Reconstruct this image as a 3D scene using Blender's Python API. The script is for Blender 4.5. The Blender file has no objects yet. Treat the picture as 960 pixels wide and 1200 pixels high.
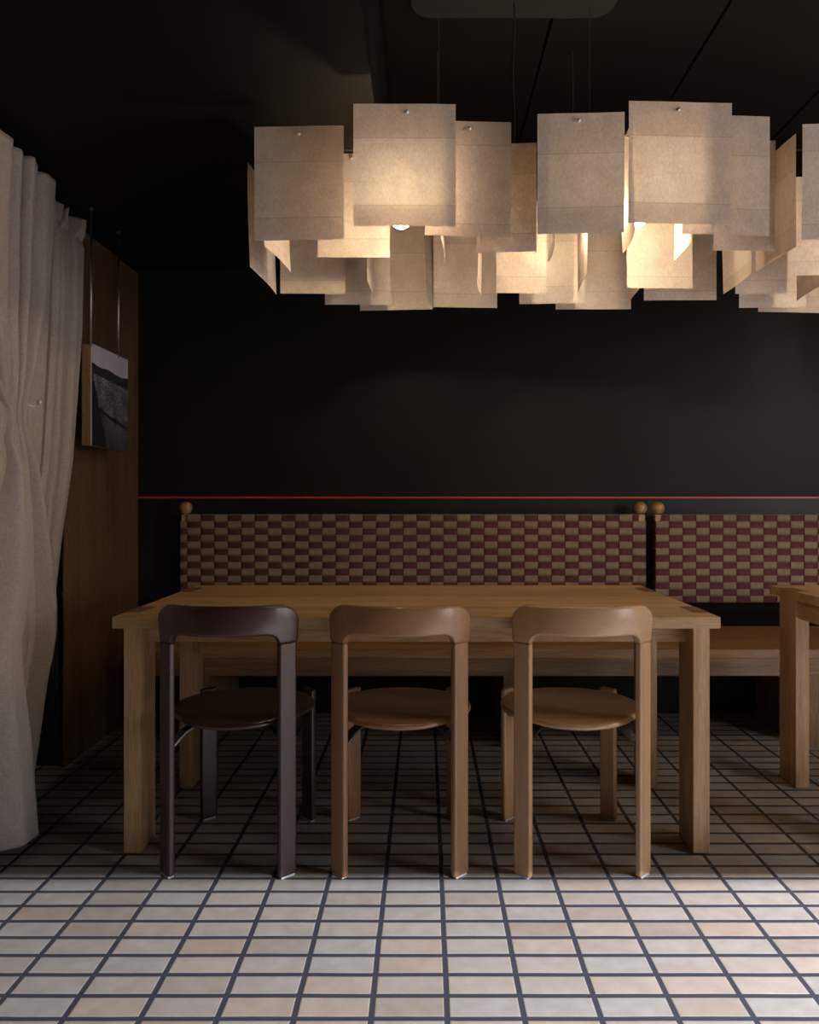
import bpy, bmesh, math, random
from mathutils import Vector, Matrix

random.seed(7)
C = bpy.context.scene.collection
S = bpy.context.scene
PI = math.pi

# ------------------------------------------------------------------ camera
cam_d = bpy.data.cameras.new('camera')
cam = bpy.data.objects.new('camera', cam_d)
C.objects.link(cam)
cam.location = (0, 0, 1.09)
cam.rotation_euler = (PI / 2, 0, 0)
cam_d.sensor_fit = 'VERTICAL'
cam_d.sensor_height = 36.0
cam_d.lens = 36.0 * 880 / 1200
cam_d.shift_x = -18 / 1200
cam_d.shift_y = -14 / 1200
cam_d.clip_start = 0.05
S.camera = cam

# ------------------------------------------------------------------ world, light, exposure
w = bpy.data.worlds.new('world')
S.world = w
w.use_nodes = True
w.node_tree.nodes['Background'].inputs[0].default_value = (0.75, 0.85, 1.0, 1)
w.node_tree.nodes['Background'].inputs[1].default_value = 0.006


def area(name, loc, target, sx, sy, power, color):
    l = bpy.data.lights.new(name, 'AREA')
    l.shape = 'RECTANGLE'
    l.size = sx
    l.size_y = sy
    l.energy = power
    l.color = color
    o = bpy.data.objects.new(name, l)
    C.objects.link(o)
    o.location = loc
    o.rotation_euler = (Vector(target) - Vector(loc)).to_track_quat('-Z', 'Y').to_euler()
    return o


# daylight through the shop windows: one to the right, one behind the viewer
area('window_daylight', (3.6, 0.55, 1.35), (0.0, 2.4, 0.8), 0.9, 1.1, 34, (1.0, 0.96, 0.95))
area('shopfront_daylight', (0.4, -2.2, 1.5), (0.2, 2.4, 0.6), 2.4, 1.2, 1.0, (0.97, 0.96, 1.0))
# unseen strip light added to brighten the front floor, cut off by an added beam
dl = area('added_floor_light', (3.3, -1.15, 2.3), (3.3, 1.5, 0.0), 1.5, 0.005, 710, (0.90, 0.93, 1.0))
area('side_window_daylight', (3.3, 3.0, 1.7), (1.6, 3.8, 1.25), 0.5, 0.9, 2.2, (0.72, 0.88, 1.0))
dl.data.spread = math.radians(142)

S.view_settings.view_transform = 'Standard'
S.view_settings.look = 'None'
S.view_settings.gamma = 1
S.view_settings.use_curve_mapping = False
S.view_settings.exposure = 0.0


# ------------------------------------------------------------------ materials
def newmat(name):
    m = bpy.data.materials.new(name)
    m.use_nodes = True
    nt = m.node_tree
    return m, nt, nt.nodes['Principled BSDF']


def node(nt, t, **kw):
    n = nt.nodes.new(t)
    for k, v in kw.items():
        setattr(n, k, v)
    return n


def val(nt, op, a, b=None):
    n = node(nt, 'ShaderNodeMath', operation=op)
    for i, v in enumerate((a, b)):
        if v is None:
            continue
        if isinstance(v, (int, float)):
            n.inputs[i].default_value = v
        else:
            nt.links.new(v, n.inputs[i])
    return n.outputs[0]


def ramp(nt, fac, stops):
    r = node(nt, 'ShaderNodeValToRGB')
    e = r.color_ramp.elements
    e[0].position, e[0].color = stops[0][0], (*stops[0][1], 1)
    e[1].position, e[1].color = stops[-1][0], (*stops[-1][1], 1)
    for p, c in stops[1:-1]:
        x = e.new(p)
        x.color = (*c, 1)
    nt.links.new(fac, r.inputs[0])
    return r.outputs[0]


def coords(nt, scale):
    tc = node(nt, 'ShaderNodeTexCoord')
    mp = node(nt, 'ShaderNodeMapping')
    mp.inputs['Scale'].default_value = scale
    nt.links.new(tc.outputs['Object'], mp.inputs[0])
    return mp.outputs[0]


def bump(nt, b, h, strength=0.3, dist=0.002):
    n = node(nt, 'ShaderNodeBump')
    n.inputs['Strength'].default_value = strength
    n.inputs['Distance'].default_value = dist
    nt.links.new(h, n.inputs['Height'])
    nt.links.new(n.outputs[0], b.inputs['Normal'])


def plain(name, col, rough=0.5, metal=0.0, noise=0.0, nscale=40, spec=0.5):
    m, nt, b = newmat(name)
    b.inputs['Specular IOR Level'].default_value = spec
    b.inputs['Base Color'].default_value = (*col, 1)
    b.inputs['Roughness'].default_value = rough
    b.inputs['Metallic'].default_value = metal
    n = node(nt, 'ShaderNodeTexNoise')
    n.inputs['Scale'].default_value = nscale
    nt.links.new(coords(nt, (1, 1, 1)), n.inputs['Vector'])
    lo = tuple(c * (1 - noise) for c in col)
    hi = tuple(min(1, c * (1 + noise)) for c in col)
    nt.links.new(ramp(nt, n.outputs[0], [(0.3, lo), (0.7, hi)]), b.inputs['Base Color'])
    return m


def wood(name, dark, light, axis, rough=0.45, grain=1.0, pore=0.35, coat=0.0, wide=1.0, boards=None):
    """grain runs along axis 0/1/2"""
    m, nt, b = newmat(name)
    sc = [26 * wide, 26 * wide, 26 * wide]
    sc[axis] = 1.3
    v = coords(nt, tuple(sc))
    n1 = node(nt, 'ShaderNodeTexNoise')
    n1.inputs['Scale'].default_value = 1.0
    n1.inputs['Detail'].default_value = 5
    n1.inputs['Distortion'].default_value = 0.6 * grain
    nt.links.new(v, n1.inputs['Vector'])
    sc2 = [330, 330, 330]
    sc2[axis] = 14
    n2 = node(nt, 'ShaderNodeTexNoise')
    n2.inputs['Scale'].default_value = 1.0
    n2.inputs['Detail'].default_value = 2
    nt.links.new(coords(nt, tuple(sc2)), n2.inputs['Vector'])
    mid = tuple((a + c) / 2 for a, c in zip(dark, light))
    c1 = ramp(nt, n1.outputs[0], [(0.28, dark), (0.5, mid), (0.72, light)])
    p = ramp(nt, n2.outputs[0], [(0.30, (1 - pore,) * 3), (0.55, (1, 1, 1))])
    mx = node(nt, 'ShaderNodeMixRGB', blend_type='MULTIPLY')
    mx.inputs[0].default_value = 1
    nt.links.new(c1, mx.inputs[1])
    nt.links.new(p, mx.inputs[2])
    last = mx.outputs[0]
    if boards:                                # glued boards of slightly different tone
        ax, wd, am = boards
        tc = node(nt, 'ShaderNodeTexCoord')
        sp = node(nt, 'ShaderNodeSeparateXYZ')
        nt.links.new(tc.outputs['Object'], sp.inputs[0])
        ix = val(nt, 'FLOOR', val(nt, 'DIVIDE', sp.outputs[ax], wd))
        wn = node(nt, 'ShaderNodeTexWhiteNoise', noise_dimensions='1D')
        nt.links.new(ix, wn.inputs['W'])
        tone = ramp(nt, wn.outputs['Value'], [(0.0, (1 - am,) * 3), (1.0, (1 + am,) * 3)])
        m3 = node(nt, 'ShaderNodeMixRGB', blend_type='MULTIPLY')
        m3.inputs[0].default_value = 1
        nt.links.new(last, m3.inputs[1])
        nt.links.new(tone, m3.inputs[2])
        last = m3.outputs[0]
    nt.links.new(last, b.inputs['Base Color'])
    b.inputs['Roughness'].default_value = rough
    b.inputs['Coat Weight'].default_value = coat
    b.inputs['Coat Roughness'].default_value = 0.25
    bump(nt, b, n2.outputs[0], 0.15 * pore / 0.35, 0.0008)
    return m


OAK_D, OAK_L = (0.31, 0.18, 0.088), (0.52, 0.325, 0.165)
oak_x = wood('oak_grain_x', OAK_D, OAK_L, 0, 0.5)
oak_top = wood('oak_tabletop_boards', (0.33, 0.20, 0.09), (0.54, 0.35, 0.17), 0, 0.45, boards=(1, 0.118, 0.10))
oak_y = wood('oak_grain_y', OAK_D, OAK_L, 1, 0.5)
oak_z = wood('oak_grain_z', OAK_D, OAK_L, 2, 0.5)
oak_end = wood('oak_end_grain', (0.13, 0.065, 0.03), (0.19, 0.10, 0.05), 1, 0.6)
bench_x = wood('bench_oak_x', (0.20, 0.10, 0.042), (0.42, 0.23, 0.10), 0, 0.45)
bench_z = wood('bench_oak_z', (0.20, 0.11, 0.05), (0.34, 0.20, 0.10), 2, 0.5)
panel_wood = wood('veneer_panel', (0.085, 0.045, 0.022), (0.15, 0.083, 0.042), 2, 0.5, wide=0.6, pore=0.5, boards=(1, 0.105, 0.16))
block_wood = wood('picture_block_wood', (0.22, 0.12, 0.05), (0.34, 0.2, 0.09), 2, 0.5)
ball_wood = wood('ball_wood', (0.30, 0.17, 0.07), (0.44, 0.27, 0.13), 0, 0.35, coat=0.3)
black_wall = plain('black_wall_paint', (0.012, 0.0115, 0.011), 0.5, noise=0.06, nscale=8, spec=0.16)
black_lower = plain('black_lower_wall', (0.012, 0.012, 0.0135), 0.42, noise=0.1, nscale=200, spec=0.25)
black_ceiling = plain('black_ceiling_boards', (0.007, 0.0062, 0.0058), 0.55, noise=0.05, nscale=6, spec=0.2)
black_soffit = plain('black_soffit_paint', (0.0045, 0.004, 0.0038), 0.6, noise=0.05, nscale=6, spec=0.15)
black_gap = plain('black_gap', (0.004, 0.004, 0.004), 0.9)
red_paint = plain('red_paint', (0.50, 0.045, 0.03), 0.4)
dark_metal = plain('dark_metal', (0.10, 0.10, 0.105), 0.35, 0.9)
steel = plain('brushed_steel', (0.45, 0.45, 0.46), 0.35, 1.0)
pin_metal = plain('pin_metal', (0.75, 0.75, 0.78), 0.35, 0.7)
cable_black = plain('cable_black', (0.02, 0.02, 0.02), 0.5)
cable_steel = plain('wire_steel', (0.10, 0.09, 0.08), 0.5, 0.6)
glide_mat = plain('pale_glide_plastic', (0.5, 0.5, 0.52), 0.5)
fridge_black = plain('fridge_black', (0.012, 0.012, 0.013), 0.35)
shelf_wood = plain('fridge_shelf_wood', (0.5, 0.3, 0.16), 0.5)
bottle_dark = plain('bottle_dark', (0.03, 0.035, 0.02), 0.12)
photo_edge = plain('photo_edge', (0.6, 0.58, 0.55), 0.5)
tan_web = None


def webbing(name, col, ribs_axis, sc=900):
    m, nt, b = newmat(name)
    v = [8, 8, 8]
    v[ribs_axis] = sc
    n = node(nt, 'ShaderNodeTexNoise')
    n.inputs['Scale'].default_value = 1
    n.inputs['Detail'].default_value = 1
    nt.links.new(coords(nt, tuple(v)), n.inputs['Vector'])
    n2 = node(nt, 'ShaderNodeTexNoise')
    n2.inputs['Scale'].default_value = 700
    nt.links.new(coords(nt, (1, 1, 1)), n2.inputs['Vector'])
    s = val(nt, 'ADD', val(nt, 'MULTIPLY', n.outputs[0], 0.6), val(nt, 'MULTIPLY', n2.outputs[0], 0.4))
    nt.links.new(ramp(nt, s, [(0.35, tuple(c * 0.62 for c in col)), (0.62, tuple(c * 1.15 for c in col))]), b.inputs['Base Color'])
    b.inputs['Roughness'].default_value = 0.8
    bump(nt, b, s, 0.4, 0.0006)
    return m


tan_web = webbing('tan_webbing', (0.235, 0.175, 0.115), 0)
red_web = webbing('oxblood_webbing', (0.085, 0.016, 0.018), 2)


def make_fabric():
    m, nt, b = newmat('linen')
    n = node(nt, 'ShaderNodeTexNoise')
    n.inputs['Scale'].default_value = 1
    n.inputs['Detail'].default_value = 2
    nt.links.new(coords(nt, (300, 300, 60)), n.inputs['Vector'])
    n2 = node(nt, 'ShaderNodeTexNoise')
    n2.inputs['Scale'].default_value = 1
    nt.links.new(coords(nt, (60, 60, 500)), n2.inputs['Vector'])
    s = val(nt, 'ADD', val(nt, 'MULTIPLY', n.outputs[0], 0.5), val(nt, 'MULTIPLY', n2.outputs[0], 0.5))
    nt.links.new(ramp(nt, s, [(0.35, (0.295, 0.250, 0.220)), (0.65, (0.40, 0.342, 0.305))]), b.inputs['Base Color'])
    b.inputs['Roughness'].default_value = 0.9
    bump(nt, b, s, 0.35, 0.001)
    return m


linen = make_fabric()


def make_paper():
    m = bpy.data.materials.new('fibrous_lamp_paper')
    m.use_nodes = True
    nt = m.node_tree
    nt.nodes.remove(nt.nodes['Principled BSDF'])
    out = nt.nodes['Material Output']
    tc = node(nt, 'ShaderNodeTexCoord')
    uv = tc.outputs['UV']
    sep = node(nt, 'ShaderNodeSeparateXYZ')
    nt.links.new(uv, sep.inputs[0])
    info = node(nt, 'ShaderNodeObjectInfo')
    # two folds: above the top fold and below the bottom fold the paper lies double
    vv = sep.outputs[1]
    top = val(nt, 'GREATER_THAN', vv, val(nt, 'ADD', 0.66, val(nt, 'MULTIPLY', info.outputs['Random'], 0.14)))
    bot = val(nt, 'LESS_THAN', vv, val(nt, 'SUBTRACT', 0.22, val(nt, 'MULTIPLY', info.outputs['Random'], 0.12)))
    dbl = val(nt, 'MAXIMUM', top, bot)
    n = node(nt, 'ShaderNodeTexNoise')
    n.inputs['Scale'].default_value = 14
    n.inputs['Detail'].default_value = 6
    n.inputs['Roughness'].default_value = 0.65
    nt.links.new(tc.outputs['Object'], n.inputs['Vector'])
    f = node(nt, 'ShaderNodeTexVoronoi', feature='DISTANCE_TO_EDGE')
    f.inputs['Scale'].default_value = 90
    mp = node(nt, 'ShaderNodeMapping')
    mp.inputs['Rotation'].default_value = (0, 0.7, 0)
    mp.inputs['Scale'].default_value = (1, 1, 0.7)
    nt.links.new(tc.outputs['Object'], mp.inputs[0])
    nt.links.new(mp.outputs[0], f.inputs['Vector'])
    n3 = node(nt, 'ShaderNodeTexNoise')
    n3.inputs['Scale'].default_value = 160
    n3.inputs['Detail'].default_value = 3
    nt.links.new(mp.outputs[0], n3.inputs['Vector'])
    s = val(nt, 'ADD', val(nt, 'MULTIPLY', n.outputs[0], 0.55), val(nt, 'MULTIPLY', n3.outputs[0], 0.45))
    col = ramp(nt, s, [(0.32, (0.54, 0.445, 0.365)), (0.68, (0.75, 0.65, 0.55))])
    d1 = val(nt, 'ABSOLUTE', val(nt, 'SUBTRACT', vv, val(nt, 'ADD', 0.66, val(nt, 'MULTIPLY', info.outputs['Random'], 0.14))))
    d2 = val(nt, 'ABSOLUTE', val(nt, 'SUBTRACT', vv, val(nt, 'SUBTRACT', 0.22, val(nt, 'MULTIPLY', info.outputs['Random'], 0.12))))
    crease = val(nt, 'LESS_THAN', val(nt, 'MINIMUM', d1, d2), 0.0045)
    cm = node(nt, 'ShaderNodeMixRGB', blend_type='MULTIPLY')
    nt.links.new(crease, cm.inputs[0])
    nt.links.new(col, cm.inputs[1])
    cm.inputs[2].default_value = (0.84, 0.80, 0.76, 1)
    col = cm.outputs[0]
    colt = node(nt, 'ShaderNodeMixRGB', blend_type='MULTIPLY')
    nt.links.new(dbl, colt.inputs[0])
    nt.links.new(col, colt.inputs[1])
    colt.inputs[2].default_value = (0.70, 0.64, 0.58, 1)
    d = node(nt, 'ShaderNodeBsdfDiffuse')
    t = node(nt, 'ShaderNodeBsdfTranslucent')
    g = node(nt, 'ShaderNodeBsdfGlossy')
    g.inputs['Roughness'].default_value = 0.35
    g.inputs['Color'].default_value = (0.8, 0.8, 0.8, 1)
    nt.links.new(col, d.inputs[0])
    nt.links.new(colt.outputs[0], t.inputs[0])
    bp = node(nt, 'ShaderNodeBump')
    bp.inputs['Strength'].default_value = 0.45
    bp.inputs['Distance'].default_value = 0.0015
    nt.links.new(n3.outputs[0], bp.inputs['Height'])
    for x in (d, t, g):
        nt.links.new(bp.outputs[0], x.inputs['Normal'])
    m1 = node(nt, 'ShaderNodeMixShader')
    m1.inputs[0].default_value = 0.21
    nt.links.new(d.outputs[0], m1.inputs[1])
    nt.links.new(t.outputs[0], m1.inputs[2])
    m2 = node(nt, 'ShaderNodeMixShader')
    m2.inputs[0].default_value = 0.03
    nt.links.new(m1.outputs[0], m2.inputs[1])
    nt.links.new(g.outputs[0], m2.inputs[2])
    nt.links.new(m2.outputs[0], out.inputs[0])
    return m


paper = make_paper()


def make_bulb_mat():
    m, nt, b = newmat('frosted_bulb_glass')
    b.inputs['Base Color'].default_value = (1, 0.95, 0.85, 1)
    b.inputs['Emission Color'].default_value = (1.0, 0.78, 0.51, 1)
    b.inputs['Emission Strength'].default_value = BULB
    return m


BULB = 150.0
bulb_mat = make_bulb_mat()


def make_tiles():
    m, nt, b = newmat('clay_floor_tiles')
    tc = node(nt, 'ShaderNodeTexCoord')
    sep = node(nt, 'ShaderNodeSeparateXYZ')
    # slightly uneven hand-laid joints
    nz = node(nt, 'ShaderNodeTexNoise')
    nz.inputs['Scale'].default_value = 5
    nt.links.new(tc.outputs['Object'], nz.inputs['Vector'])
    off = node(nt, 'ShaderNodeVectorMath', operation='SCALE')
    nt.links.new(nz.outputs[1], off.inputs[0])
    off.inputs['Scale'].default_value = 0.004
    ad = node(nt, 'ShaderNodeVectorMath', operation='ADD')
    nt.links.new(tc.outputs['Object'], ad.inputs[0])
    nt.links.new(off.outputs[0], ad.inputs[1])
    nt.links.new(ad.outputs[0], sep.inputs[0])
    PX, PY, JX, JY = 0.1615, 0.0732, 0.0125, 0.0128
    u = val(nt, 'DIVIDE', val(nt, 'SUBTRACT', sep.outputs[0], 0.0475 + 0.002), PX)
    v = val(nt, 'DIVIDE', val(nt, 'SUBTRACT', sep.outputs[1], 2.1638 + 0.002), PY)
    iu, iv = val(nt, 'FLOOR', u), val(nt, 'FLOOR', v)
    fu, fv = val(nt, 'SUBTRACT', u, iu), val(nt, 'SUBTRACT', v, iv)
    du = val(nt, 'MULTIPLY', val(nt, 'MINIMUM', fu, val(nt, 'SUBTRACT', 1, fu)), PX)
    dv = val(nt, 'MULTIPLY', val(nt, 'MINIMUM', fv, val(nt, 'SUBTRACT', 1, fv)), PY)
    dd = val(nt, 'MINIMUM', val(nt, 'SUBTRACT', du, JX / 2), val(nt, 'SUBTRACT', dv, JY / 2))
    mr = node(nt, 'ShaderNodeMapRange')
    nt.links.new(dd, mr.inputs[0])
    mr.inputs[1].default_value = -0.0006
    mr.inputs[2].default_value = 0.0006
    mask = mr.outputs[0]
    mh = node(nt, 'ShaderNodeMapRange')
    nt.links.new(dd, mh.inputs[0])
    mh.inputs[1].default_value = -0.002
    mh.inputs[2].default_value = 0.0025
    cv = node(nt, 'ShaderNodeCombineXYZ')
    nt.links.new(iu, cv.inputs[0])
    nt.links.new(iv, cv.inputs[1])
    wn = node(nt, 'ShaderNodeTexWhiteNoise', noise_dimensions='2D')
    nt.links.new(cv.outputs[0], wn.inputs['Vector'])
    base = ramp(nt, wn.outputs['Value'], [(0.0, (0.30, 0.255, 0.225)), (0.3, (0.355, 0.310, 0.285)),
                                           (0.55, (0.33, 0.310, 0.300)), (0.8, (0.375, 0.325, 0.290)), (1.0, (0.345, 0.275, 0.225))])
    n = node(nt, 'ShaderNodeTexNoise')
    n.inputs['Scale'].default_value = 22
    n.inputs['Detail'].default_value = 5
    nt.links.new(tc.outputs['Object'], n.inputs['Vector'])
    spot = ramp(nt, n.outputs[0], [(0.3, (0.88, 0.86, 0.84)), (0.7, (1.05, 1.05, 1.05))])
    mx = node(nt, 'ShaderNodeMixRGB', blend_type='MULTIPLY')
    mx.inputs[0].default_value = 1
    nt.links.new(base, mx.inputs[1])
    nt.links.new(spot, mx.inputs[2])
    fin = node(nt, 'ShaderNodeMixRGB')
    nt.links.new(mask, fin.inputs[0])
    fin.inputs[1].default_value = (0.042, 0.045, 0.062, 1)
    nt.links.new(mx.outputs[0], fin.inputs[2])
    nt.links.new(fin.outputs[0], b.inputs['Base Color'])
    b.inputs['Roughness'].default_value = 0.5
    hh = val(nt, 'ADD', mh.outputs[0], val(nt, 'MULTIPLY', n.outputs[0], 0.12))
    bump(nt, b, hh, 0.6, 0.002)
    return m


tiles = make_tiles()


def make_photo():
    m, nt, b = newmat('hillside_photograph')
    tc = node(nt, 'ShaderNodeTexCoord')
    sep = node(nt, 'ShaderNodeSeparateXYZ')
    nt.links.new(tc.outputs['UV'], sep.inputs[0])
    u, v = sep.outputs[0], sep.outputs[1]
    n1 = node(nt, 'ShaderNodeTexNoise')
    n1.inputs['Scale'].default_value = 3
    n1.inputs['Detail'].default_value = 5
    nt.links.new(tc.outputs['UV'], n1.inputs['Vector'])
    wob = val(nt, 'MULTIPLY', val(nt, 'SUBTRACT', n1.outputs[0], 0.5), 0.10)
    ridge = val(nt, 'ADD', val(nt, 'ADD', 0.79, wob), val(nt, 'MULTIPLY', val(nt, 'POWER', val(nt, 'SUBTRACT', u, 0.75), 2), 0.05))
    sky = val(nt, 'GREATER_THAN', v, ridge)
    field = val(nt, 'LESS_THAN', v, val(nt, 'ADD', val(nt, 'SUBTRACT', ridge, 0.09), val(nt, 'MULTIPLY', u, -0.03)))
    nf = node(nt, 'ShaderNodeTexNoise')
    nf.inputs['Scale'].default_value = 1
    nf.inputs['Detail'].default_value = 4
    mp = node(nt, 'ShaderNodeMapping')
    mp.inputs['Scale'].default_value = (30, 45, 1)
    mp.inputs['Rotation'].default_value = (0, 0, 0.4)
    nt.links.new(tc.outputs['UV'], mp.inputs[0])
    nt.links.new(mp.outputs[0], nf.inputs['Vector'])
    big = node(nt, 'ShaderNodeTexNoise')
    big.inputs['Scale'].default_value = 4.5
    big.inputs['Detail'].default_value = 3
    nt.links.new(tc.outputs['UV'], big.inputs['Vector'])
    g = val(nt, 'ADD', val(nt, 'MULTIPLY', nf.outputs[0], 0.45), val(nt, 'MULTIPLY', big.outputs[0], 0.4))
    g = val(nt, 'ADD', g, val(nt, 'MULTIPLY', v, 0.16))
    fc = ramp(nt, g, [(0.36, (0.02, 0.019, 0.025)), (0.52, (0.10, 0.09, 0.11)), (0.66, (0.34, 0.31, 0.35))])
    sc = ramp(nt, n1.outputs[0], [(0.3, (0.42, 0.40, 0.46)), (0.7, (0.58, 0.52, 0.54))])
    # the darker diagonal hedge and the wood at the lower left
    hd = val(nt, 'LESS_THAN', val(nt, 'ABSOLUTE', val(nt, 'SUBTRACT', v, val(nt, 'ADD', val(nt, 'SUBTRACT', 0.40, val(nt, 'MULTIPLY', u, 0.16)), wob))), 0.018)
    tr = val(nt, 'LESS_THAN', val(nt, 'ADD', val(nt, 'MULTIPLY', u, 1.1), val(nt, 'MULTIPLY', n1.outputs[0], 0.35)), val(nt, 'SUBTRACT', 0.62, val(nt, 'MULTIPLY', v, 0.6)))
    dk = val(nt, 'MAXIMUM', hd, tr)
    a = node(nt, 'ShaderNodeMixRGB')
    nt.links.new(dk, a.inputs[0])
    nt.links.new(fc, a.inputs[1])
    a.inputs[2].default_value = (0.014, 0.014, 0.018, 1)
    h = node(nt, 'ShaderNodeMixRGB')
    nt.links.new(field, h.inputs[0])
    h.inputs[1].default_value = (0.03, 0.028, 0.035, 1)
    nt.links.new(a.outputs[0], h.inputs[2])
    f = node(nt, 'ShaderNodeMixRGB')
    nt.links.new(sky, f.inputs[0])
    nt.links.new(h.outputs[0], f.inputs[1])
    nt.links.new(sc, f.inputs[2])
    nt.links.new(f.outputs[0], b.inputs['Base Color'])
    b.inputs['Roughness'].default_value = 0.35
    return m


photo_mat = make_photo()


# ------------------------------------------------------------------ mesh helpers
def link(name, me, mat, parent=None, smooth=False):
    o = bpy.data.objects.new(name, me)
    C.objects.link(o)
    for mm in (mat if isinstance(mat, (list, tuple)) else [mat]):
        me.materials.append(mm)
    if smooth:
        for p in me.polygons:
            p.use_smooth = True
    if parent is not None:
        o.parent = parent
    return o


def obj(name, bm, mat, parent=None, smooth=False, bevel=0.0, seg=2):
    bmesh.ops.recalc_face_normals(bm, faces=bm.faces)
    me = bpy.data.meshes.new(name)
    bm.to_mesh(me)
    bm.free()
    o = link(name, me, mat, parent, smooth)
    if bevel > 0:
        md = o.modifiers.new('bevel', 'BEVEL')
        md.width = bevel
        md.segments = seg
        md.limit_method = 'ANGLE'
        md.angle_limit = math.radians(40)
        for p in me.polygons:
            p.use_smooth = True
        md.harden_normals = True
    return o


def box(bm, x0, x1, y0, y1, z0, z1, rot=0.0, c=(0, 0)):
    vs = []
    cr, sr = math.cos(rot), math.sin(rot)
    for z in (z0, z1):
        for x, y in ((x0, y0), (x1, y0), (x1, y1), (x0, y1)):
            vs.append(bm.verts.new((c[0] + x * cr - y * sr, c[1] + x * sr + y * cr, z)))
    for f in ((0, 3, 2, 1), (4, 5, 6, 7), (0, 1, 5, 4), (1, 2, 6, 5), (2, 3, 7, 6), (3, 0, 4, 7)):
        bm.faces.new([vs[i] for i in f])
    return bm


def B(*a, **k):
    return box(bmesh.new(), *a, **k)


def tube(bm, pts, r, n=10, cap=True):
    pts = [Vector(p) for p in pts]
    rings = []
    up = Vector((0.13, 0.31, 0.94)).normalized()
    for i, p in enumerate(pts):
        t = (pts[min(i + 1, len(pts) - 1)] - pts[max(i - 1, 0)]).normalized()
        a = t.cross(up)
        if a.length < 1e-3:
            a = t.cross(Vector((1, 0, 0)))
        a.normalize()
        b = t.cross(a).normalized()
        rr = r[i] if isinstance(r, (list, tuple)) else r
        rings.append([bm.verts.new(p + a * rr * math.cos(2 * PI * k / n) + b * rr * math.sin(2 * PI * k / n)) for k in range(n)])
    for q in range(len(rings) - 1):
        for k in range(n):
            bm.faces.new((rings[q][k], rings[q][(k + 1) % n], rings[q + 1][(k + 1) % n], rings[q + 1][k]))
    if cap:
        bm.faces.new(rings[0][::-1])
        bm.faces.new(rings[-1])
    return bm


def lathe(bm, prof, n=40, c=(0, 0, 0)):
    rings = []
    for r, z in prof:
        if r < 1e-6:
            rings.append([bm.verts.new((c[0], c[1], c[2] + z))])
        else:
            rings.append([bm.verts.new((c[0] + r * math.cos(2 * PI * k / n), c[1] + r * math.sin(2 * PI * k / n), c[2] + z)) for k in range(n)])
    for a, b in zip(rings, rings[1:]):
        for k in range(n):
            if len(a) == 1 and len(b) == 1:
                continue
            if len(a) == 1:
                bm.faces.new((a[0], b[k], b[(k + 1) % n]))
            elif len(b) == 1:
                bm.faces.new((a[k], a[(k + 1) % n], b[0]))
            else:
                bm.faces.new((a[k], a[(k + 1) % n], b[(k + 1) % n], b[k]))
    return bm


def sphere_bm(c, r, n=28, sz=1.0):
    return lathe(bmesh.new(), [(r * math.sin(PI * i / 16) if 0 < i < 16 else 0.0, -r * sz * math.cos(PI * i / 16)) for i in range(17)], n, c)


def thing(name, label, cat, loc=(0, 0, 0), rotz=0, group=None):
    o = bpy.data.objects.new(name, None)
    C.objects.link(o)
    o.empty_display_size = 0.1
    o.location = loc
    o.rotation_euler = (0, 0, rotz)
    o['label'] = label
    o['category'] = cat
    if group:
        o['group'] = group
    return o


def struct(name, bm, mat, **k):
    o = obj(name, bm, mat, **k)
    o['kind'] = 'structure'
    return o


def lerp_tab(tab, x):
    """tab sorted by descending key"""
    if x >= tab[0][0]:
        return tab[0][1]
    for (a, va), (b, vb) in zip(tab, tab[1:]):
        if x >= b:
            t = (x - b) / (a - b)
            return vb + (va - vb) * t
    return tab[-1][1]


def smooth_tab(tab, x):
    return sum(lerp_tab(tab, x + k * 0.018) for k in (-2, -1, 0, 1, 2)) / 5


# ------------------------------------------------------------------ the room
struct('floor', B(-3.2, 5.2, -3.0, 4.0, -0.10, 0.0), tiles)
struct('wall_back', B(-3.2, 5.2, 3.85, 4.0, 0.0, 2.9), black_wall)
bm = bmesh.new()
box(bm, -1.468, 5.2, 3.846, 3.85, 0.58, 1.098)
struct('trim_2', bm, black_lower)
struct('trim_1', B(-1.468, 5.2, 3.842, 3.85, 1.0985, 1.1075), red_paint)
struct('wall_left', B(-3.3, -3.2, -3.0, 4.0, 0.0, 2.9), black_wall)
struct('wall_right', B(5.2, 5.3, -3.0, 4.0, 0.0, 2.9), black_wall)
# ceiling of boards with open joints and a lowered part on the left
bm = B(-3.2, 5.2, -3.0, 4.0, 2.765, 2.9)
struct('ceiling', bm, black_gap)
bm = bmesh.new()
x = -0.137
while x < 5.2:
    box(bm, x, min(5.2, x + 0.566), -3.0, 3.85, 2.742, 2.765)
    x += 0.578
struct('trim_3', bm, black_ceiling)
bm = B(-3.2, -0.15, -3.0, 3.85, 2.267, 2.765)
struct('trim_4', bm, black_soffit, bevel=0.003)
# veneered side of the built-in cupboard, end wall of the niche
struct('wall_1', B(-1.476, -1.47, 3.06, 3.85, 0.0, 2.255), panel_wood)
struct('trim_5', B(-2.9, -1.476, 3.10, 3.80, 1.35, 2.255), panel_wood)
# after the added beam: small black fixing rail where the veneer meets the ceiling
struct('added_light_blocker', B(-3.2, 5.2, -0.80, -0.74, 2.0567, 2.742), black_soffit)  # unseen beam added to end the strip's light in front of the tables
struct('trim_6', B(-1.47, -1.455, 3.06, 3.85, 2.25, 2.267), black_soffit)


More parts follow.
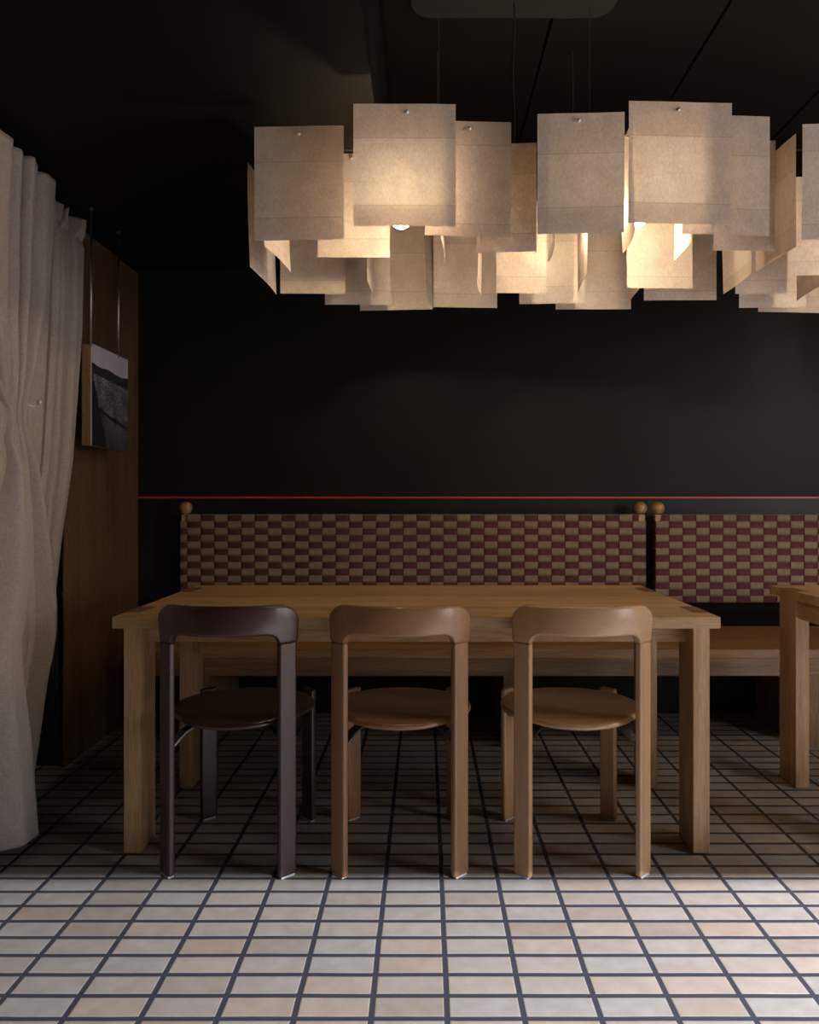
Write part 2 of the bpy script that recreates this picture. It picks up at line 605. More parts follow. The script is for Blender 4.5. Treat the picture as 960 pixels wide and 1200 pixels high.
# ------------------------------------------------------------------ tables
def make_table(cx, label):
    t = thing('dining_table', label, 'table', (cx, 2.22, 0))
    L, D, H = 1.80, 0.83, 0.744
    # top made of three glued boards
    bm = B(-L / 2, L / 2, 0, D, H - 0.034, H)
    obj('tabletop', bm, oak_top, t, bevel=0.0015)
    for sx in (-1, 1):
        xo = sx * L / 2
        xi = sx * (L / 2 - 0.05)
        for y0 in (0.088, D - 0.088 - 0.13):
            xo += sx * 0.0007
            lg = obj('leg', B(min(xo, xi), max(xo, xi), y0, y0 + 0.13, 0.004, H + 0.0003), oak_z, t, bevel=0.0015)
            e = obj('end_grain_tenon', B(min(xo, xi), max(xo, xi), y0, y0 + 0.13, H + 0.0003, H + 0.0008), oak_end, lg)
            xo -= sx * 0.0007
            e['label'] = 'dark end-grain rectangle let into the tabletop'
            obj('glide', B(min(xo, xi) + 0.008, max(xo, xi) - 0.008, y0 + 0.01, y0 + 0.12, 0.0, 0.004), glide_mat, lg)
    obj('apron', B(-L / 2 + 0.05, L / 2 - 0.05, 0.158, 0.182, 0.641, H - 0.034), oak_x, t, bevel=0.001)
    obj('apron', B(-L / 2 + 0.05, L / 2 - 0.05, D - 0.182, D - 0.158, 0.641, H - 0.034), oak_x, t, bevel=0.001)
    for sx in (-1, 1):
        a, b = sorted((sx * (L / 2 - 0.013), sx * (L / 2 - 0.037)))
        obj('end_rail', B(a, b, 0.218, D - 0.218, 0.641, H - 0.034), oak_y, t, bevel=0.001)
    return t


make_table(-0.025, 'long oak dining table with the three chairs in front of it')
make_table(2.30, 'oak table cut off by the right edge of the photo, one leg in view')


# ------------------------------------------------------------------ bench
bench = thing('wall_bench', 'long low oak bench seat along the black back wall behind the tables', 'bench', (0, 3.238, 0))
obj('seat', B(-1.30, 4.30, 0, 0.605, 0.406, 0.445), bench_x, bench, bevel=0.002)
obj('apron', B(-1.22, 4.24, 0.05, 0.075, 0.32, 0.406), bench_x, bench, bevel=0.001)
for x in (-1.00, 0.346, 1.69, 3.03):
    obj('leg', B(x, x + 0.05, 0.076, 0.60, 0.0, 0.406), bench_z, bench, bevel=0.002)


# ------------------------------------------------------------------ woven backrests
def strap(bm, u0, u1, path, horizontal, th=0.0016):
    """ribbon between u0..u1, path = [(s, y)], extruded thickness th"""
    prev = None
    rows = []
    for s, y in path:
        if horizontal:
            q = [(s, y, u0), (s, y, u1), (s, y + th, u1), (s, y + th, u0)]
        else:
            q = [(u0, y, s), (u1, y, s), (u1, y + th, s), (u0, y + th, s)]
        rows.append([bm.verts.new(p) for p in q])
    for a, b in zip(rows, rows[1:]):
        for k in range(4):
            bm.faces.new((a[k], a[(k + 1) % 4], b[(k + 1) % 4], b[k]))
    bm.faces.new(rows[0][::-1])
    bm.faces.new(rows[-1])


def make_backrest(x0, ncols, first_half, label, seed):
    """x0 left edge; columns 0.067 wide, 13 rows; a cell is tan where (c+r) is odd"""
    rnd = random.Random(seed)
    CW, RH, NR = 0.067, 0.0337, 13
    ztop, zbot = 1.018, 1.018 - 13 * 0.0337
    t = thing('woven_backrest', label, 'backrest', (x0, 3.735, 0), group=None)
    W_ = (CW / 2 if first_half else 0) + ncols * CW
    nx0 = -CW / 2 if first_half else 0.0      # x of the start of column 0

    def cx0(c):
        return nx0 + c * CW
    tot = ncols + (1 if first_half else 0)
    amp = 0.0042
    # posts, rails, ball finials
    for k, xx in enumerate((0.0015, W_ - 0.0345)):
        p = obj('post', B(xx, xx + 0.033, 0.003, 0.036, zbot - 0.0, ztop - 0.001), oak_z, t, bevel=0.001)
        bx = xx + 0.0165 + (0.0 if k == 0 else -0.004)
        bb = obj('ball_finial', sphere_bm((bx, 0.018, 1.0495), 0.0325), ball_wood, p, smooth=True)
    obj('rail', B(0.034, W_ - 0.034, 0.006, 0.030, ztop - 0.028, ztop - 0.004), oak_x, t)
    obj('rail', B(0.034, W_ - 0.034, 0.006, 0.030, zbot + 0.004, zbot + 0.028), oak_x, t)
    # vertical tan straps: two narrow ones side by side per column
    bm = bmesh.new()
    for c in range(tot):
        for h in (0, 1):
            u0 = cx0(c) + h * CW / 2 + (0.0016 if h == 0 else 0.00015)
            u1 = cx0(c) + (h + 1) * CW / 2 - (0.0016 if h == 1 else 0.00015)
            if first_half and c == 0 and h == 0:
                continue
            if u0 > W_ - 0.01 or u1 < 0.004:
                continue
            outer = (c == 0 and (first_half or h == 0)) or (c == tot - 1 and h == 1)
            jx = rnd.uniform(-0.0005, 0.0005)
            dy = rnd.uniform(-0.0006, 0.0003)
            path = []
            r0 = 1 if outer else 0
            N = NR * 8
            for i in range(r0 * 8, N + 1):
                s = i / 8.0
                z = ztop - s * RH
                ph = math.cos(PI * (s - 0.5))          # +1 mid row 0, -1 mid row 1 ...
                sg = 1 if (c % 2 == 1) else -1         # row 0 tan in front for odd columns
                y = -sg * amp * max(-1, min(1, ph * 1.8)) + dy - 0.004
                if s > NR - 0.01:
                    y = 0.0
                if s < 0.01:
                    y = -0.002
                path.append((z, y))
            if not outer:
                path.insert(0, (ztop + 0.0012, 0.004))
                path.insert(0, (ztop + 0.0014, 0.030))
            strap(bm, u0 + jx, u1 + jx, path, False)
    g = obj('upright_straps', bm, tan_web, t)
    g['label'] = 'tan vertical webbing straps'
    # horizontal oxblood straps
    bm = bmesh.new()
    for r in range(NR):
        zc = ztop - (r + 0.5) * RH + rnd.uniform(-0.0008, 0.0008)
        hw = 0.0148
        a = 0.0 if r else 0.036
        b = W_ if r else W_ - 0.036
        path = []
        n = int((b - a) / CW * 8)
        for i in range(n + 1):
            x = a + (b - a) * i / n
            cc = (x - nx0) / CW
            ph = math.cos(PI * (cc - 0.5))             # +1 mid column 0, -1 mid column 1
            sg = 1 if r % 2 == 0 else -1               # row 0 red in front for even columns
            y = -sg * amp * max(-1, min(1, ph * 1.8)) - 0.004
            path.append((x, y))
        if r:
            path.insert(0, (-0.001, 0.034))
            path.insert(1, (-0.0012, 0.002))
            path.append((W_ + 0.0012, 0.002))
            path.append((W_ + 0.001, 0.034))
        strap(bm, zc - hw, zc + hw, path, True)
    g = obj('cross_straps', bm, red_web, t)
    g['label'] = 'oxblood horizontal webbing straps'
    return t


make_backrest(-1.213, 34, True, 'long woven tan and oxblood backrest directly behind the long table, ball finial at both ends', 1)
make_backrest(1.146, 35, False, 'woven tan and oxblood backrest on the right, cut off by the photo edge', 2)


# ------------------------------------------------------------------ chairs
def make_chair(label, loc, rotz, m_leg, m_seat, m_rail):
    t = thing('round_seat_chair', label, 'chair', loc, rotz)
    R = 0.2605
    A = math.radians(42)
    pw, pt = 0.058, 0.021
    # near (rear) legs run up to the top rail, far (front) legs stop at the seat
    for sx in (-1, 1):
        ang = sx * A
        cx, cy = R * math.sin(ang), -R * math.cos(ang)
        for far in (0, 1):
            c = (cx * 0.985, -cy) if far else (cx, cy)
            rot = -ang if far else ang
            ztop = 0.4485 if far else 0.679
            bm = box(bmesh.new(), -pw / 2, pw / 2, -pt / 2, pt / 2, 0.004, ztop, rot, c)
            lg = obj('leg', bm, m_leg, t, bevel=0.0075, seg=4)
            obj('glide', box(bmesh.new(), -pw / 2 + 0.007, pw / 2 - 0.007, -pt / 2 + 0.002, pt / 2 - 0.002, 0.0, 0.006, rot, c), glide_mat, lg, bevel=0.001)
            # metal bracket between the seat and the leg
            d = Vector((c[0], c[1], 0)).normalized()
            sd = Vector((-d.y, d.x, 0))
            bm = bmesh.new()
            prof = [(0.135, 0.419), (0.175, 0.416), (0.205, 0.405), (0.228, 0.388), (0.243, 0.372), (0.2495, 0.352)]
            rws = []
            for k, (rr, zz) in enumerate(prof):
                hw = 0.016 if k < 4 else 0.013
                rws.append([bm.verts.new(d * (rr + q) + sd * s * hw + Vector((0, 0, zz + h))) for s, q, h in ((-1, 0, 0), (1, 0, 0), (1, 0.002, 0.005), (-1, 0.002, 0.005))])
            for a_, b_ in zip(rws, rws[1:]):
                for k in range(4):
                    bm.faces.new((a_[k], a_[(k + 1) % 4], b_[(k + 1) % 4], b_[k]))
            bm.faces.new(rws[0][::-1])
            bm.faces.new(rws[-1])
            obj('bracket', bm, dark_metal, t)
    # seat: dished round plywood disc with a soft edge
    RS = 0.219
    prof = []
    for i in range(15):
        r = RS * 0.955 * i / 14
        k = r / RS
        prof.append((r, 0.441 + 0.010 * k ** 2.2))
    for i in range(1, 9):
        a = PI / 2 - PI * i / 9
        prof.append((RS * 0.955 + 0.0098 * math.cos(a), 0.4405 + 0.0095 * math.sin(a)))
    for i in range(10, -1, -1):
        r = RS * 0.955 * i / 10
        k = r / RS
        prof.append((r, 0.421 + 0.010 * k ** 2.2))
    bm = lathe(bmesh.new(), prof, 72)
    for v in bm.verts:      # saddle: rear lip lifted, front edge slightly dropped
        yy = v.co.y / RS
        v.co.z += -0.011 * max(0, -yy - 0.62) ** 1.2 * 1.6 + 0.004 * math.exp(-((yy + 0.62) / 0.16) ** 2) - 0.004 * max(0, yy) ** 2
    obj('seat', bm, m_seat, t, smooth=True)
    # top rail: an arc whose ends turn down to sit on the legs
    ue = R * A + pw / 2 + 0.007
    Lr = 0.030
    z1, zj, zi = 0.787, 0.676, 0.705
    rc, ri = 0.056, 0.036
    us = []
    N = 96
    for i in range(N + 1):
        q = -1 + 2 * i / N
        us.append(ue * math.copysign(1 - (1 - abs(q)) ** 1.5, q) if abs(q) > 0 else 0.0)
    bm = bmesh.new()
    rings = []
    M = 28
    for u in us:
        e = ue - abs(u)                      # distance from the outer end
        top = z1 + 0.003 * (1 - (u / ue) ** 2)
        if e < rc:
            top -= rc - math.sqrt(max(0.0, rc * rc - (rc - e) ** 2))
        inner = pw + 0.010                   # width of the foot of the rail
        if e < inner - 0.004:
            bot = zj
        elif e < inner + ri:
            k = (inner + ri - e) / (ri + 0.004)
            bot = zi - (zi - zj) * (1 - math.sqrt(max(0, 1 - k * k)))
        else:
            bot = zi
        if e < 0.008:                        # the foot tucks in at the outer edge
            bot += 0.008 * (1 - math.sqrt(max(0, 1 - (1 - e / 0.008) ** 2)))
        if top - bot < 0.004:
            top = bot + 0.004
        half = 0.0125
        if e < 0.014:
            half *= 0.25 + 0.75 * math.sqrt(max(0, 1 - (1 - e / 0.014) ** 2))
        # lean of the comb: top slightly outward
        h = top - bot
        ring = []
        th = u / R
        cr = min(0.0085, h * 0.49, half * 0.98)
        for k in range(M):
            qd = k // 7                      # four rounded corners of seven points
            a = PI / 2 * qd + PI / 2 * (k % 7) / 6
            ox = (half - cr) * (1 if qd in (0, 3) else -1)
            oz = (h / 2 - cr) * (1 if qd in (0, 1) else -1)
            pr = ox + cr * math.cos(a)
            zz = (top + bot) / 2 + oz + cr * math.sin(a)
            crown = max(-0.004, 0.003 - 0.004 * ((zz - 0.735) / 0.05) ** 2)
            rr = R + pr + crown
            ring.append(bm.verts.new((rr * math.sin(th), -rr * math.cos(th), zz)))
        rings.append(ring)
    for a_, b_ in zip(rings, rings[1:]):
        for k in range(M):
            bm.faces.new((a_[k], a_[(k + 1) % M], b_[(k + 1) % M], b_[k]))
    bm.faces.new(rings[0][::-1])
    bm.faces.new(rings[-1])
    obj('backrest', bm, m_rail, t, smooth=True)
    return t


def chairwood(nm, d, l, **k):
    return (wood(nm + '_z', d, l, 2, 0.40, pore=0.12, coat=0.2, **k), wood(nm + '_seat', d, l, 0, 0.30, pore=0.1, coat=0.3, **k), wood(nm + '_rail', d, l, 0, 0.40, pore=0.1, coat=0.35, wide=0.5, **k))


dark_set = chairwood('wenge_stained_beech', (0.040, 0.016, 0.011), (0.060, 0.026, 0.019))
mid_set = chairwood('walnut_stained_beech', (0.25, 0.12, 0.055), (0.36, 0.19, 0.095))
light_set = chairwood('honey_stained_beech', (0.40, 0.23, 0.115), (0.50, 0.315, 0.175))
CY = 2.372
make_chair('very dark brown stained wooden chair with round seat, leftmost of the three', (-0.571, CY, 0), math.radians(-1), *dark_set)
make_chair('mid brown wooden round-seat chair, middle one of the three', (-0.0735, CY, 0), 0, *mid_set)
make_chair('light honey brown wooden round-seat chair, rightmost of the three', (0.4575, CY, 0), math.radians(0.5), *light_set)


# ------------------------------------------------------------------ paper pendant lamps
def make_sheet(parent, xa, ya, xb, yb, zb, h, kind, rnd, pin_to=None):
    bm = bmesh.new()
    uvl = bm.loops.layers.uv.new('uv')
    nx, nz = 10, 14
    A_, B_ = Vector((xa, ya, 0)), Vector((xb, yb, 0))
    d = (B_ - A_)
    ln = d.length
    t = d.normalized()
    n = Vector((t.y, -t.x, 0))
    bow = rnd.uniform(-0.009, 0.009) if kind == 's' else rnd.uniform(-0.001, 0.003)
    curl = rnd.uniform(-0.010, 0.010) if kind == 's' else rnd.uniform(-0.006, 0.004)
    tilt = rnd.uniform(-0.004, 0.003)
    fold = 0.66 + 0.1 * rnd.random()
    g = []
    for j in range(nz + 1):
        v = j / nz
        row = []
        for i in range(nx + 1):
            u = i / nx
            off = bow * (1 - (2 * u - 1) ** 2) + curl * (1 - v) ** 2
            off += -0.003 * max(0, fold - v) / fold + 0.0005 * math.sin(9 * u + 5 * v + xa * 20)
            p = A_ + d * u + n * off
            p.z = zb + h * v + tilt * (u - 0.5) * 2
            row.append((bm.verts.new(p), (u, v)))
        g.append(row)
    for j in range(nz):
        for i in range(nx):
            q = [g[j][i], g[j][i + 1], g[j + 1][i + 1], g[j + 1][i]]
            f = bm.faces.new([a[0] for a in q])
            for lp, a in zip(f.loops, q):
                lp[uvl].uv = a[1]
    o = obj('paper_sheet', bm, paper, parent, smooth=True)
    # pin with a little domed head
    u = 0.5 + rnd.uniform(-0.04, 0.04)
    p = A_ + d * u
    p.z = zb + h * 0.925
    front = n if n.y < 0 else -n
    if abs(n.y) < 0.3:
        front = n
    bm = tube(bmesh.new(), [p - front * 0.035, p + front * 0.006], 0.0018, 8)
    bmesh.ops.create_uvsphere(bm, u_segments=12, v_segments=8, radius=0.006, matrix=Matrix.Translation(p + front * 0.008))
    obj('pin', bm, pin_metal, o, smooth=True)
    return p - front * 0.035


def make_lamp(cx, sheets, bulbs, label, seed):
    t = thing('paper_pendant_lamp', label, 'lamp', (cx, 2.55, 2.05))
    rnd = random.Random(seed)
    inv = Vector((-cx, -2.55, -2.05))
    ends = []
    for (xa, ya, xb, yb, zb, h, k) in sheets:
        ends.append(make_sheet(t, xa + inv.x, ya + inv.y, xb + inv.x, yb + inv.y, zb + inv.z, h, k, rnd))
    # frame: long spine bars and a short arm to each pin
    bm = bmesh.new()
    x0 = min(min(s[0], s[2]) for s in sheets) - cx + 0.06
    x1 = max(max(s[0], s[2]) for s in sheets) - cx - 0.06
    zf = 0.155
    for y in (-0.16, 0.16):
        tube(bm, [(x0, y, zf), (x1, y, zf)], 0.004, 8)
    for x in (x0, (x0 + x1) / 2, x1):
        tube(bm, [(x, -0.16, zf), (x, 0.16, zf)], 0.004, 8)
    for e in ends:
        y = -0.16 if e.y < 0 else 0.16
        xx = max(x0, min(x1, e.x))
        tube(bm, [(xx, y, zf), (e.x, e.y, e.z)], 0.0025, 6)
    obj('hanging_frame', bm, cable_steel, t, smooth=True)
    for (bx, by, bz, r) in bulbs:
        c = (bx - cx, by - 2.55, bz - 2.05)
        b = obj('bulb', sphere_bm(c, r, 24), bulb_mat, t, smooth=True)
        bm = tube(bmesh.new(), [(c[0], c[1], c[2] + r * 0.85), (c[0], c[1], c[2] + r + 0.045)], [0.014, 0.016], 16)
        tube(bm, [(c[0], c[1], c[2] + r + 0.045), (c[0], -0.16 if c[1] < 0 else 0.16, zf)], 0.003, 8)
        obj('bulb_socket', bm, cable_black, b)
    # wires up to the ceiling and a flat rounded canopy
    zc = 2.742 - 2.05
    for x, y in ((-0.245, -0.16), (0.235, -0.16), (0.245, 0.16), (-0.245, 0.16)):
        obj('suspension_wire', tube(bmesh.new(), [(x, y, zf), (x, y, zc - 0.03)], 0.0009, 6), cable_steel, t)
    pts = []
    for i in range(20):
        s = i / 19
        pts.append((0.0 + 0.003 * math.sin(9 * s), -0.10 + 0.003 * math.sin(13 * s), zf + 0.0 + (zc - 0.03 - zf) * s))
    obj('power_cable', tube(bmesh.new(), pts, 0.0025, 8), cable_black, t, smooth=True)
    bm = bmesh.new()
    ring = []
    hx, hy, r = 0.335, 0.19, 0.07
    for cxx, cyy, a0 in ((hx - r, hy - r, 0), (-hx + r, hy - r, 90), (-hx + r, -hy + r, 180), (hx - r, -hy + r, 270)):
        for k in range(8):
            a = math.radians(a0 + 90 * k / 7)
            ring.append((cxx + r * math.cos(a), cyy + r * math.sin(a)))
    lo = [bm.verts.new((x, y - 0.21, zc - 0.03)) for x, y in ring]
    hi = [bm.verts.new((x, y - 0.21, zc)) for x, y in ring]
    bm.faces.new(lo[::-1])
    bm.faces.new(hi)
    for k in range(len(lo)):
        bm.faces.new((lo[k], lo[(k + 1) % len(lo)], hi[(k + 1) % len(lo)], hi[k]))
    obj('ceiling_canopy', bm, canopy_mat, t, bevel=0.003)
    return t


canopy_mat = plain('charcoal_canopy', (0.009, 0.0095, 0.0105), 0.6)
A1 = [
    (-0.511, 2.250, -0.243, 2.250, 1.870, 0.340, 'f'),
    (-0.202, 2.120, 0.087, 2.120, 1.866, 0.342, 'f'),
    (0.000, 2.200, 0.253, 2.200, 1.865, 0.335, 'f'),
    (0.162, 2.340, 0.348, 2.340, 1.862, 0.339, 'f'),
    (-0.365, 2.550, -0.119, 2.550, 1.917, 0.357, 'f'),
    (-0.531, 2.750, -0.292, 2.750, 1.848, 0.340, 'f'),
    (-0.386, 2.900, -0.135, 2.900, 1.845, 0.340, 'f'),
    (-0.259, 3.000, 0.031, 3.000, 1.849, 0.340, 'f'),
    (0.033, 2.950, 0.285, 2.950, 1.848, 0.340, 'f'),
    (0.263, 2.760, 0.447, 2.760, 1.850, 0.340, 'f'),
    (0.362, 2.870, 0.613, 2.870, 1.843, 0.340, 'f'),
    (0.521, 2.980, 0.820, 2.980, 1.849, 0.340, 'f'),
    (0.318, 2.120, 0.564, 2.120, 1.845, 0.338, 'f'),
    (0.576, 2.120, 0.867, 2.120, 1.872, 0.342, 'f'),
    (0.755, 2.200, 1.011, 2.200, 1.869, 0.347, 'f'),
    (0.901, 2.340, 1.093, 2.340, 1.869, 0.342, 'f'),
    (0.713, 2.650, 0.945, 2.650, 1.837, 0.334, 'f'),
    (0.835, 2.860, 1.111, 2.860, 1.851, 0.340, 'f'),
    (-0.551, 2.750, -0.574, 2.430, 1.843, 0.340, 's'),
    (-0.468, 2.560, -0.502, 2.300, 1.865, 0.340, 's'),
    (-0.195, 2.830, -0.205, 2.620, 1.851, 0.340, 's'),
    (0.027, 2.970, -0.003, 2.750, 1.846, 0.340, 's'),
    (0.057, 2.500, 0.038, 2.250, 1.875, 0.340, 's'),
    (0.218, 2.820, 0.185, 2.560, 1.857, 0.340, 's'),
    (0.409, 2.450, 0.385, 2.200, 1.864, 0.340, 's'),
    (0.578, 2.840, 0.551, 2.550, 1.861, 0.340, 's'),
    (0.616, 2.370, 0.594, 2.150, 1.868, 0.340, 's'),
    (0.814, 2.440, 0.799, 2.240, 1.864, 0.340, 's'),
    (0.772, 2.880, 0.755, 2.680, 1.849, 0.340, 's'),
    (1.103, 2.790, 1.098, 2.530, 1.857, 0.340, 's'),
    (1.110, 2.520, 1.112, 2.250, 1.852, 0.340, 's'),
    (1.096, 2.460, 1.068, 2.350, 1.868, 0.340, 's'),
]
A2 = [
    (1.142, 2.760, 1.333, 2.760, 1.849, 0.340, 'f'),
    (1.237, 2.950, 1.502, 2.950, 1.848, 0.340, 'f'),
    (1.351, 3.040, 1.648, 3.040, 1.850, 0.340, 'f'),
    (1.117, 2.220, 1.390, 2.220, 1.864, 0.339, 'f'),
    (1.262, 2.600, 1.454, 2.600, 1.870, 0.340, 'f'),
    (1.419, 2.870, 1.393, 2.620, 1.847, 0.340, 's'),
    (1.430, 2.170, 1.700, 2.170, 1.870, 0.340, 'f'),
    (1.680, 2.260, 1.940, 2.260, 1.866, 0.340, 'f'),
    (1.560, 2.800, 1.800, 2.800, 1.850, 0.340, 'f'),
    (1.700, 2.960, 1.980, 2.960, 1.850, 0.340, 'f'),
    (1.960, 2.820, 2.200, 2.820, 1.850, 0.340, 'f'),
    (1.990, 2.140, 2.270, 2.140, 1.872, 0.340, 'f'),
    (2.240, 2.950, 2.500, 2.950, 1.850, 0.340, 'f'),
    (2.300, 2.230, 2.560, 2.230, 1.865, 0.340, 'f'),
    (2.540, 2.800, 2.790, 2.800, 1.852, 0.340, 'f'),
    (2.600, 2.150, 2.860, 2.150, 1.868, 0.340, 'f'),
    (2.900, 2.780, 2.880, 2.480, 1.850, 0.340, 's'),
    (2.830, 2.480, 2.850, 2.220, 1.860, 0.340, 's'),
    (1.850, 2.740, 1.870, 2.480, 1.860, 0.340, 's'),
]
make_lamp(0.29, A1, [(-0.073, 2.29, 1.952, 0.034), (0.668, 2.37, 1.985, 0.034), (0.52, 2.53, 2.05, 0.028)],
          'large cream paper pendant lamp hanging over the long table, bulbs glimpsed between its sheets', 11)
make_lamp(2.04, A2, [(1.70, 2.36, 1.98, 0.034), (2.45, 2.36, 1.98, 0.034), (2.08, 2.62, 2.035, 0.034)],
          'cream paper pendant lamp cut off by the upper right edge of the photo', 12)


# ------------------------------------------------------------------ curtain
def curtain_sheet(name, X0, edge, zt, zb, width, folds, amp, parent, seed, head=False, ybend=None, nz=150, ns=260):
    """edge: [(z, y)] right-hand border; the cloth runs from it towards the viewer"""
    rnd = random.Random(seed)
    ph = [rnd.uniform(0, 2 * PI) for _ in range(6)]
    bm = bmesh.new()
    g = []
    for j in range(nz + 1):
        z = zt + (zb - zt) * j / nz
        ye = smooth_tab(edge, z)
        row = []
        for i in range(ns + 1):
            s = i / ns
            a = s * width
            ww = folds(z) if callable(folds) else folds
            q = a / ww
            q += 0.22 * math.sin(2.1 * a / ww + ph[0]) + 0.05 * math.sin(1.7 * z + ph[1])
            f = 2 * abs(math.sin(PI * q)) ** 0.65 - 1
            f2 = 2 * abs(math.sin(PI * q * 0.57 + ph[2] + 0.35 * z)) ** 0.8 - 1
            f3 = math.sin(2 * PI * q * 2.3 + ph[3] + 0.9 * math.sin(2 * z))
            A = amp(z, s)
            x = X0 + A * (f + 0.45 * f2 + 0.16 * f3)
            y = ye - a + A * 0.5 * math.sin(2 * PI * q + 0.6) * min(1, s * 40)
            zz = z
            if head:
                k = max(0, (z - (zt - 0.12)) / 0.12)
                x += 0.016 * k * math.sin(2 * PI * a / 0.061 + 2 * math.sin(a * 31)) - 0.012 * k
                pinch = math.exp(-((z - (zt - 0.10)) / 0.018) ** 2)
                x -= (x - X0) * 0.45 * pinch
                zz += k * 0.012 * abs(math.sin(2 * PI * a / 0.123 + ph[5])) - k * 0.024
                y += 0.018 * k * math.sin(2 * PI * a / 0.11 + ph[3])
            if ybend:
                x, y, zz = ybend(x, y, zz, a)
            row.append(bm.verts.new((x, y, zz)))
        g.append(row)
    for j in range(nz):
        for i in range(ns):
            bm.faces.new((g[j][i], g[j][i + 1], g[j + 1][i + 1], g[j + 1][i]))
    o = obj(name, bm, linen, parent, smooth=True)
    md = o.modifiers.new('solidify', 'SOLIDIFY')
    md.thickness = 0.002
    return o


cur = thing('linen_curtain', 'floor-length grey-beige linen curtain tied back at the left edge', 'curtain', (0, 0, 0))


def curl(x, y, z, a):
    return x - 0.045 * math.exp(-a / 0.016), y, z


edge_back = [(2.25, 3.03), (2.10, 3.00), (1.75, 2.99), (1.24, 2.93), (0.71, 2.79), (0.52, 2.71), (0.25, 2.62), (0.0, 2.55)]
edge_mid = [(2.235, 2.68), (1.80, 2.64), (1.636, 2.584), (1.482, 2.539), (1.35, 2.517), (1.136, 2.595), (0.988, 2.63), (0.742, 2.684),
            (0.605, 2.684), (0.482, 2.624), (0.273, 2.567), (0.172, 2.533), (0.0, 2.46)]
edge_front = [(1.44, 2.235), (1.37, 2.338), (1.332, 2.393), (1.30, 2.32), (1.21, 2.375), (1.05, 2.393), (0.90, 2.403), (0.732, 2.348), (0.644, 2.323),
              (0.49, 2.350), (0.353, 2.383), (0.046, 2.424), (0.0, 2.43)]
edge_back = [(z, y * 1.012) for z, y in edge_back]
curtain_sheet('back_drape', -1.402, edge_back, 2.235, 0.03, 1.1, lambda z: 0.092, lambda z, s: 0.026, cur, 3, head=True)
curtain_sheet('tied_drape', -1.328, edge_mid, 2.22, 0.035, 0.9, lambda z: 0.105 - 0.055 * math.exp(-((z - 1.38) / 0.28) ** 2),
              lambda z, s: 0.027 - 0.012 * math.exp(-((z - 1.38) / 0.12) ** 2), cur, 8, ybend=curl)
curtain_sheet('front_drape', -1.255, [(z, y * 0.985) for z, y in edge_front], 1.44, 0.04, 0.7, lambda z: 0.15 - 0.09 * math.exp(-((z - 1.33) / 0.2) ** 2),
              lambda z, s: 0.032 - 0.020 * math.exp(-((z - 1.33) / 0.10) ** 2), cur, 21, ybend=curl)
# hook that holds the gathered cloth
bm = tube(bmesh.new(), [(-1.345, 2.50, 1.412), (-1.318, 2.525, 1.405), (-1.312, 2.545, 1.409), (-1.312, 2.555, 1.420)], 0.0028, 8)
bmesh.ops.create_uvsphere(bm, u_segments=16, v_segments=10, radius=0.0075, matrix=Matrix.Translation((-1.312, 2.556, 1.424)))
h = obj('tieback_hook', bm, pin_metal, cur, smooth=True)
h['label'] = 'small bright metal hook'

# ------------------------------------------------------------------ hanging picture
pic = thing('hanging_picture', 'small landscape photograph on a wooden block hung from two thin rods', 'picture', (-1.385, 3.03, 1.311))
obj('block', B(0, 0.037, 0, 0.37, 0, 0.41), block_wood, pic, bevel=0.001)
bm = bmesh.new()
uvl = bm.loops.layers.uv.new('uv')
vs = [bm.verts.new(p) for p in ((0.0405, 0, -0.002), (0.0405, 0.37, -0.002), (0.0405, 0.37, 0.412), (0.0405, 0, 0.412))]
vb = [bm.verts.new((0.037, v.co.y, v.co.z)) for v in vs]
f = bm.faces.new(vs)
for lp, uv in zip(f.loops, ((0, 0), (1, 0), (1, 1), (0, 1))):
    lp[uvl].uv = uv
bm.faces.new(vb[::-1])
for k in range(4):
    bm.faces.new((vs[k], vs[(k + 1) % 4], vb[(k + 1) % 4], vb[k])).material_index = 1
me = bpy.data.meshes.new('photograph')
bm.to_mesh(me)
bm.free()
ph_o = link('photograph', me, [photo_mat, photo_edge], pic)
for yy in (-0.012, 0.265):
    bm = tube(bmesh.new(), [(0.040, yy if yy > 0 else 0.0 - 0.006, 0.40), (0.040, yy if yy > 0 else -0.006, 2.262 - 1.311)], 0.0042, 10)
    r = obj('rod', bm, steel, pic, smooth=True)
    bm = tube(bmesh.new(), [(0.040, yy if yy > 0 else -0.006, 2.258 - 1.311), (0.040, yy if yy > 0 else -0.006, 2.267 - 1.311)], 0.009, 14)
    obj('ceiling_mount', bm, steel, r)

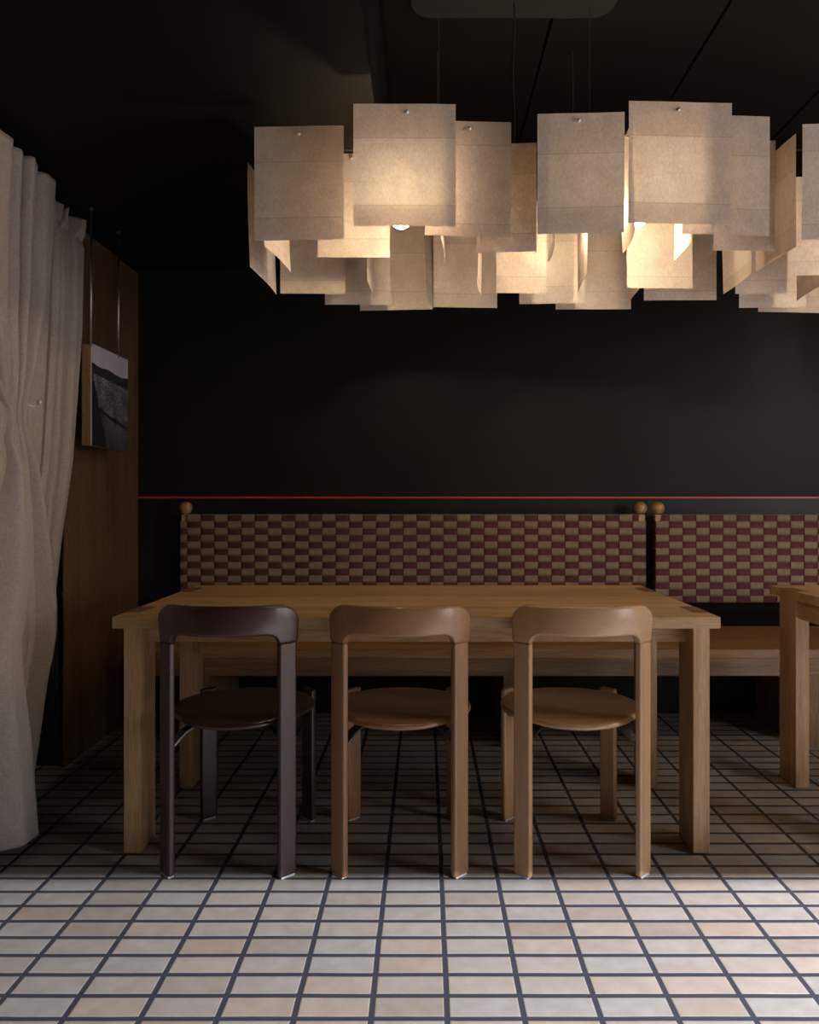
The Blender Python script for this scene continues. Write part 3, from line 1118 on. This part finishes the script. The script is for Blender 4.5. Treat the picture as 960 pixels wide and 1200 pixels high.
# ------------------------------------------------------------------ glass-door fridge behind the curtain
fr = thing('bottle_fridge', 'black glass-door bottle fridge half hidden behind the curtain', 'fridge', (-2.064, 3.075, 0))
bm = B(0, 0.02, 0.03, 0.60, 0.0, 1.34)
box(bm, 0.565, 0.585, 0.03, 0.60, 0.0, 1.34)
box(bm, 0.02, 0.565, 0.03, 0.60, 1.30, 1.34)
box(bm, 0.02, 0.565, 0.03, 0.60, 0.0, 0.10)
box(bm, 0.02, 0.565, 0.58, 0.60, 0.10, 1.30)
obj('cabinet', bm, fridge_black, fr)
g = B(0.02, 0.565, 0.01, 0.03, 0.0, 0.125)
grille = obj('plinth_grille', g, fridge_black, fr)
bm = bmesh.new()
for k in range(6):
    box(bm, 0.36, 0.49, 0.004, 0.010, 0.03 + k * 0.014, 0.036 + k * 0.014)
obj('vent_slats', bm, dark_metal, grille)
bm = B(0.02, 0.065, 0.0, 0.03, 0.13, 1.33)
box(bm, 0.515, 0.560, 0.0, 0.03, 0.13, 1.33)
box(bm, 0.065, 0.515, 0.0, 0.03, 0.13, 0.20)
box(bm, 0.065, 0.515, 0.0, 0.03, 1.27, 1.33)
door = obj('door', bm, fridge_black, fr, bevel=0.002)
glass_m, nt, b = newmat('fridge_glass')
b.inputs['Base Color'].default_value = (0.5, 0.5, 0.5, 1)
b.inputs['Roughness'].default_value = 0.03
b.inputs['Transmission Weight'].default_value = 1.0
obj('glass', B(0.065, 0.515, 0.010, 0.016, 0.20, 1.27), glass_m, door)
h = obj('handle', tube(bmesh.new(), [(0.552, -0.022, 0.25), (0.552, -0.022, 1.20)], 0.007, 12), steel, door, smooth=True)
h['label'] = 'long steel handle'
for k in range(6):
    z = 0.36 + k * 0.16
    obj('shelf', B(0.022, 0.563, 0.035, 0.06, z, z + 0.028), shelf_wood, fr)
for k, row in ((2, 'upper'), (1, 'lower')):
    for q, side in ((2, 'left'), (3, 'right')):
        bt = thing('wine_bottle', 'dark bottle lying on the %s shelf inside the fridge, the %s one of the pair' % (row, side), 'bottle',
                   (-2.064 + 0.10 + q * 0.12, 3.075 + 0.42, 0.36 + k * 0.16 + 0.066), 0, 'bottles in the fridge')
        bt.rotation_euler = (PI / 2, 0, 0)
        obj('glass_body', lathe(bmesh.new(), [(0, 0), (0.036, 0.0), (0.038, 0.01), (0.038, 0.20), (0.014, 0.25), (0.014, 0.27), (0.0, 0.27)], 16), bottle_dark, bt, smooth=True)
        obj('capsule', lathe(bmesh.new(), [(0, 0.25), (0.0152, 0.25), (0.0152, 0.30), (0.0, 0.30)], 16), red_web, bt)
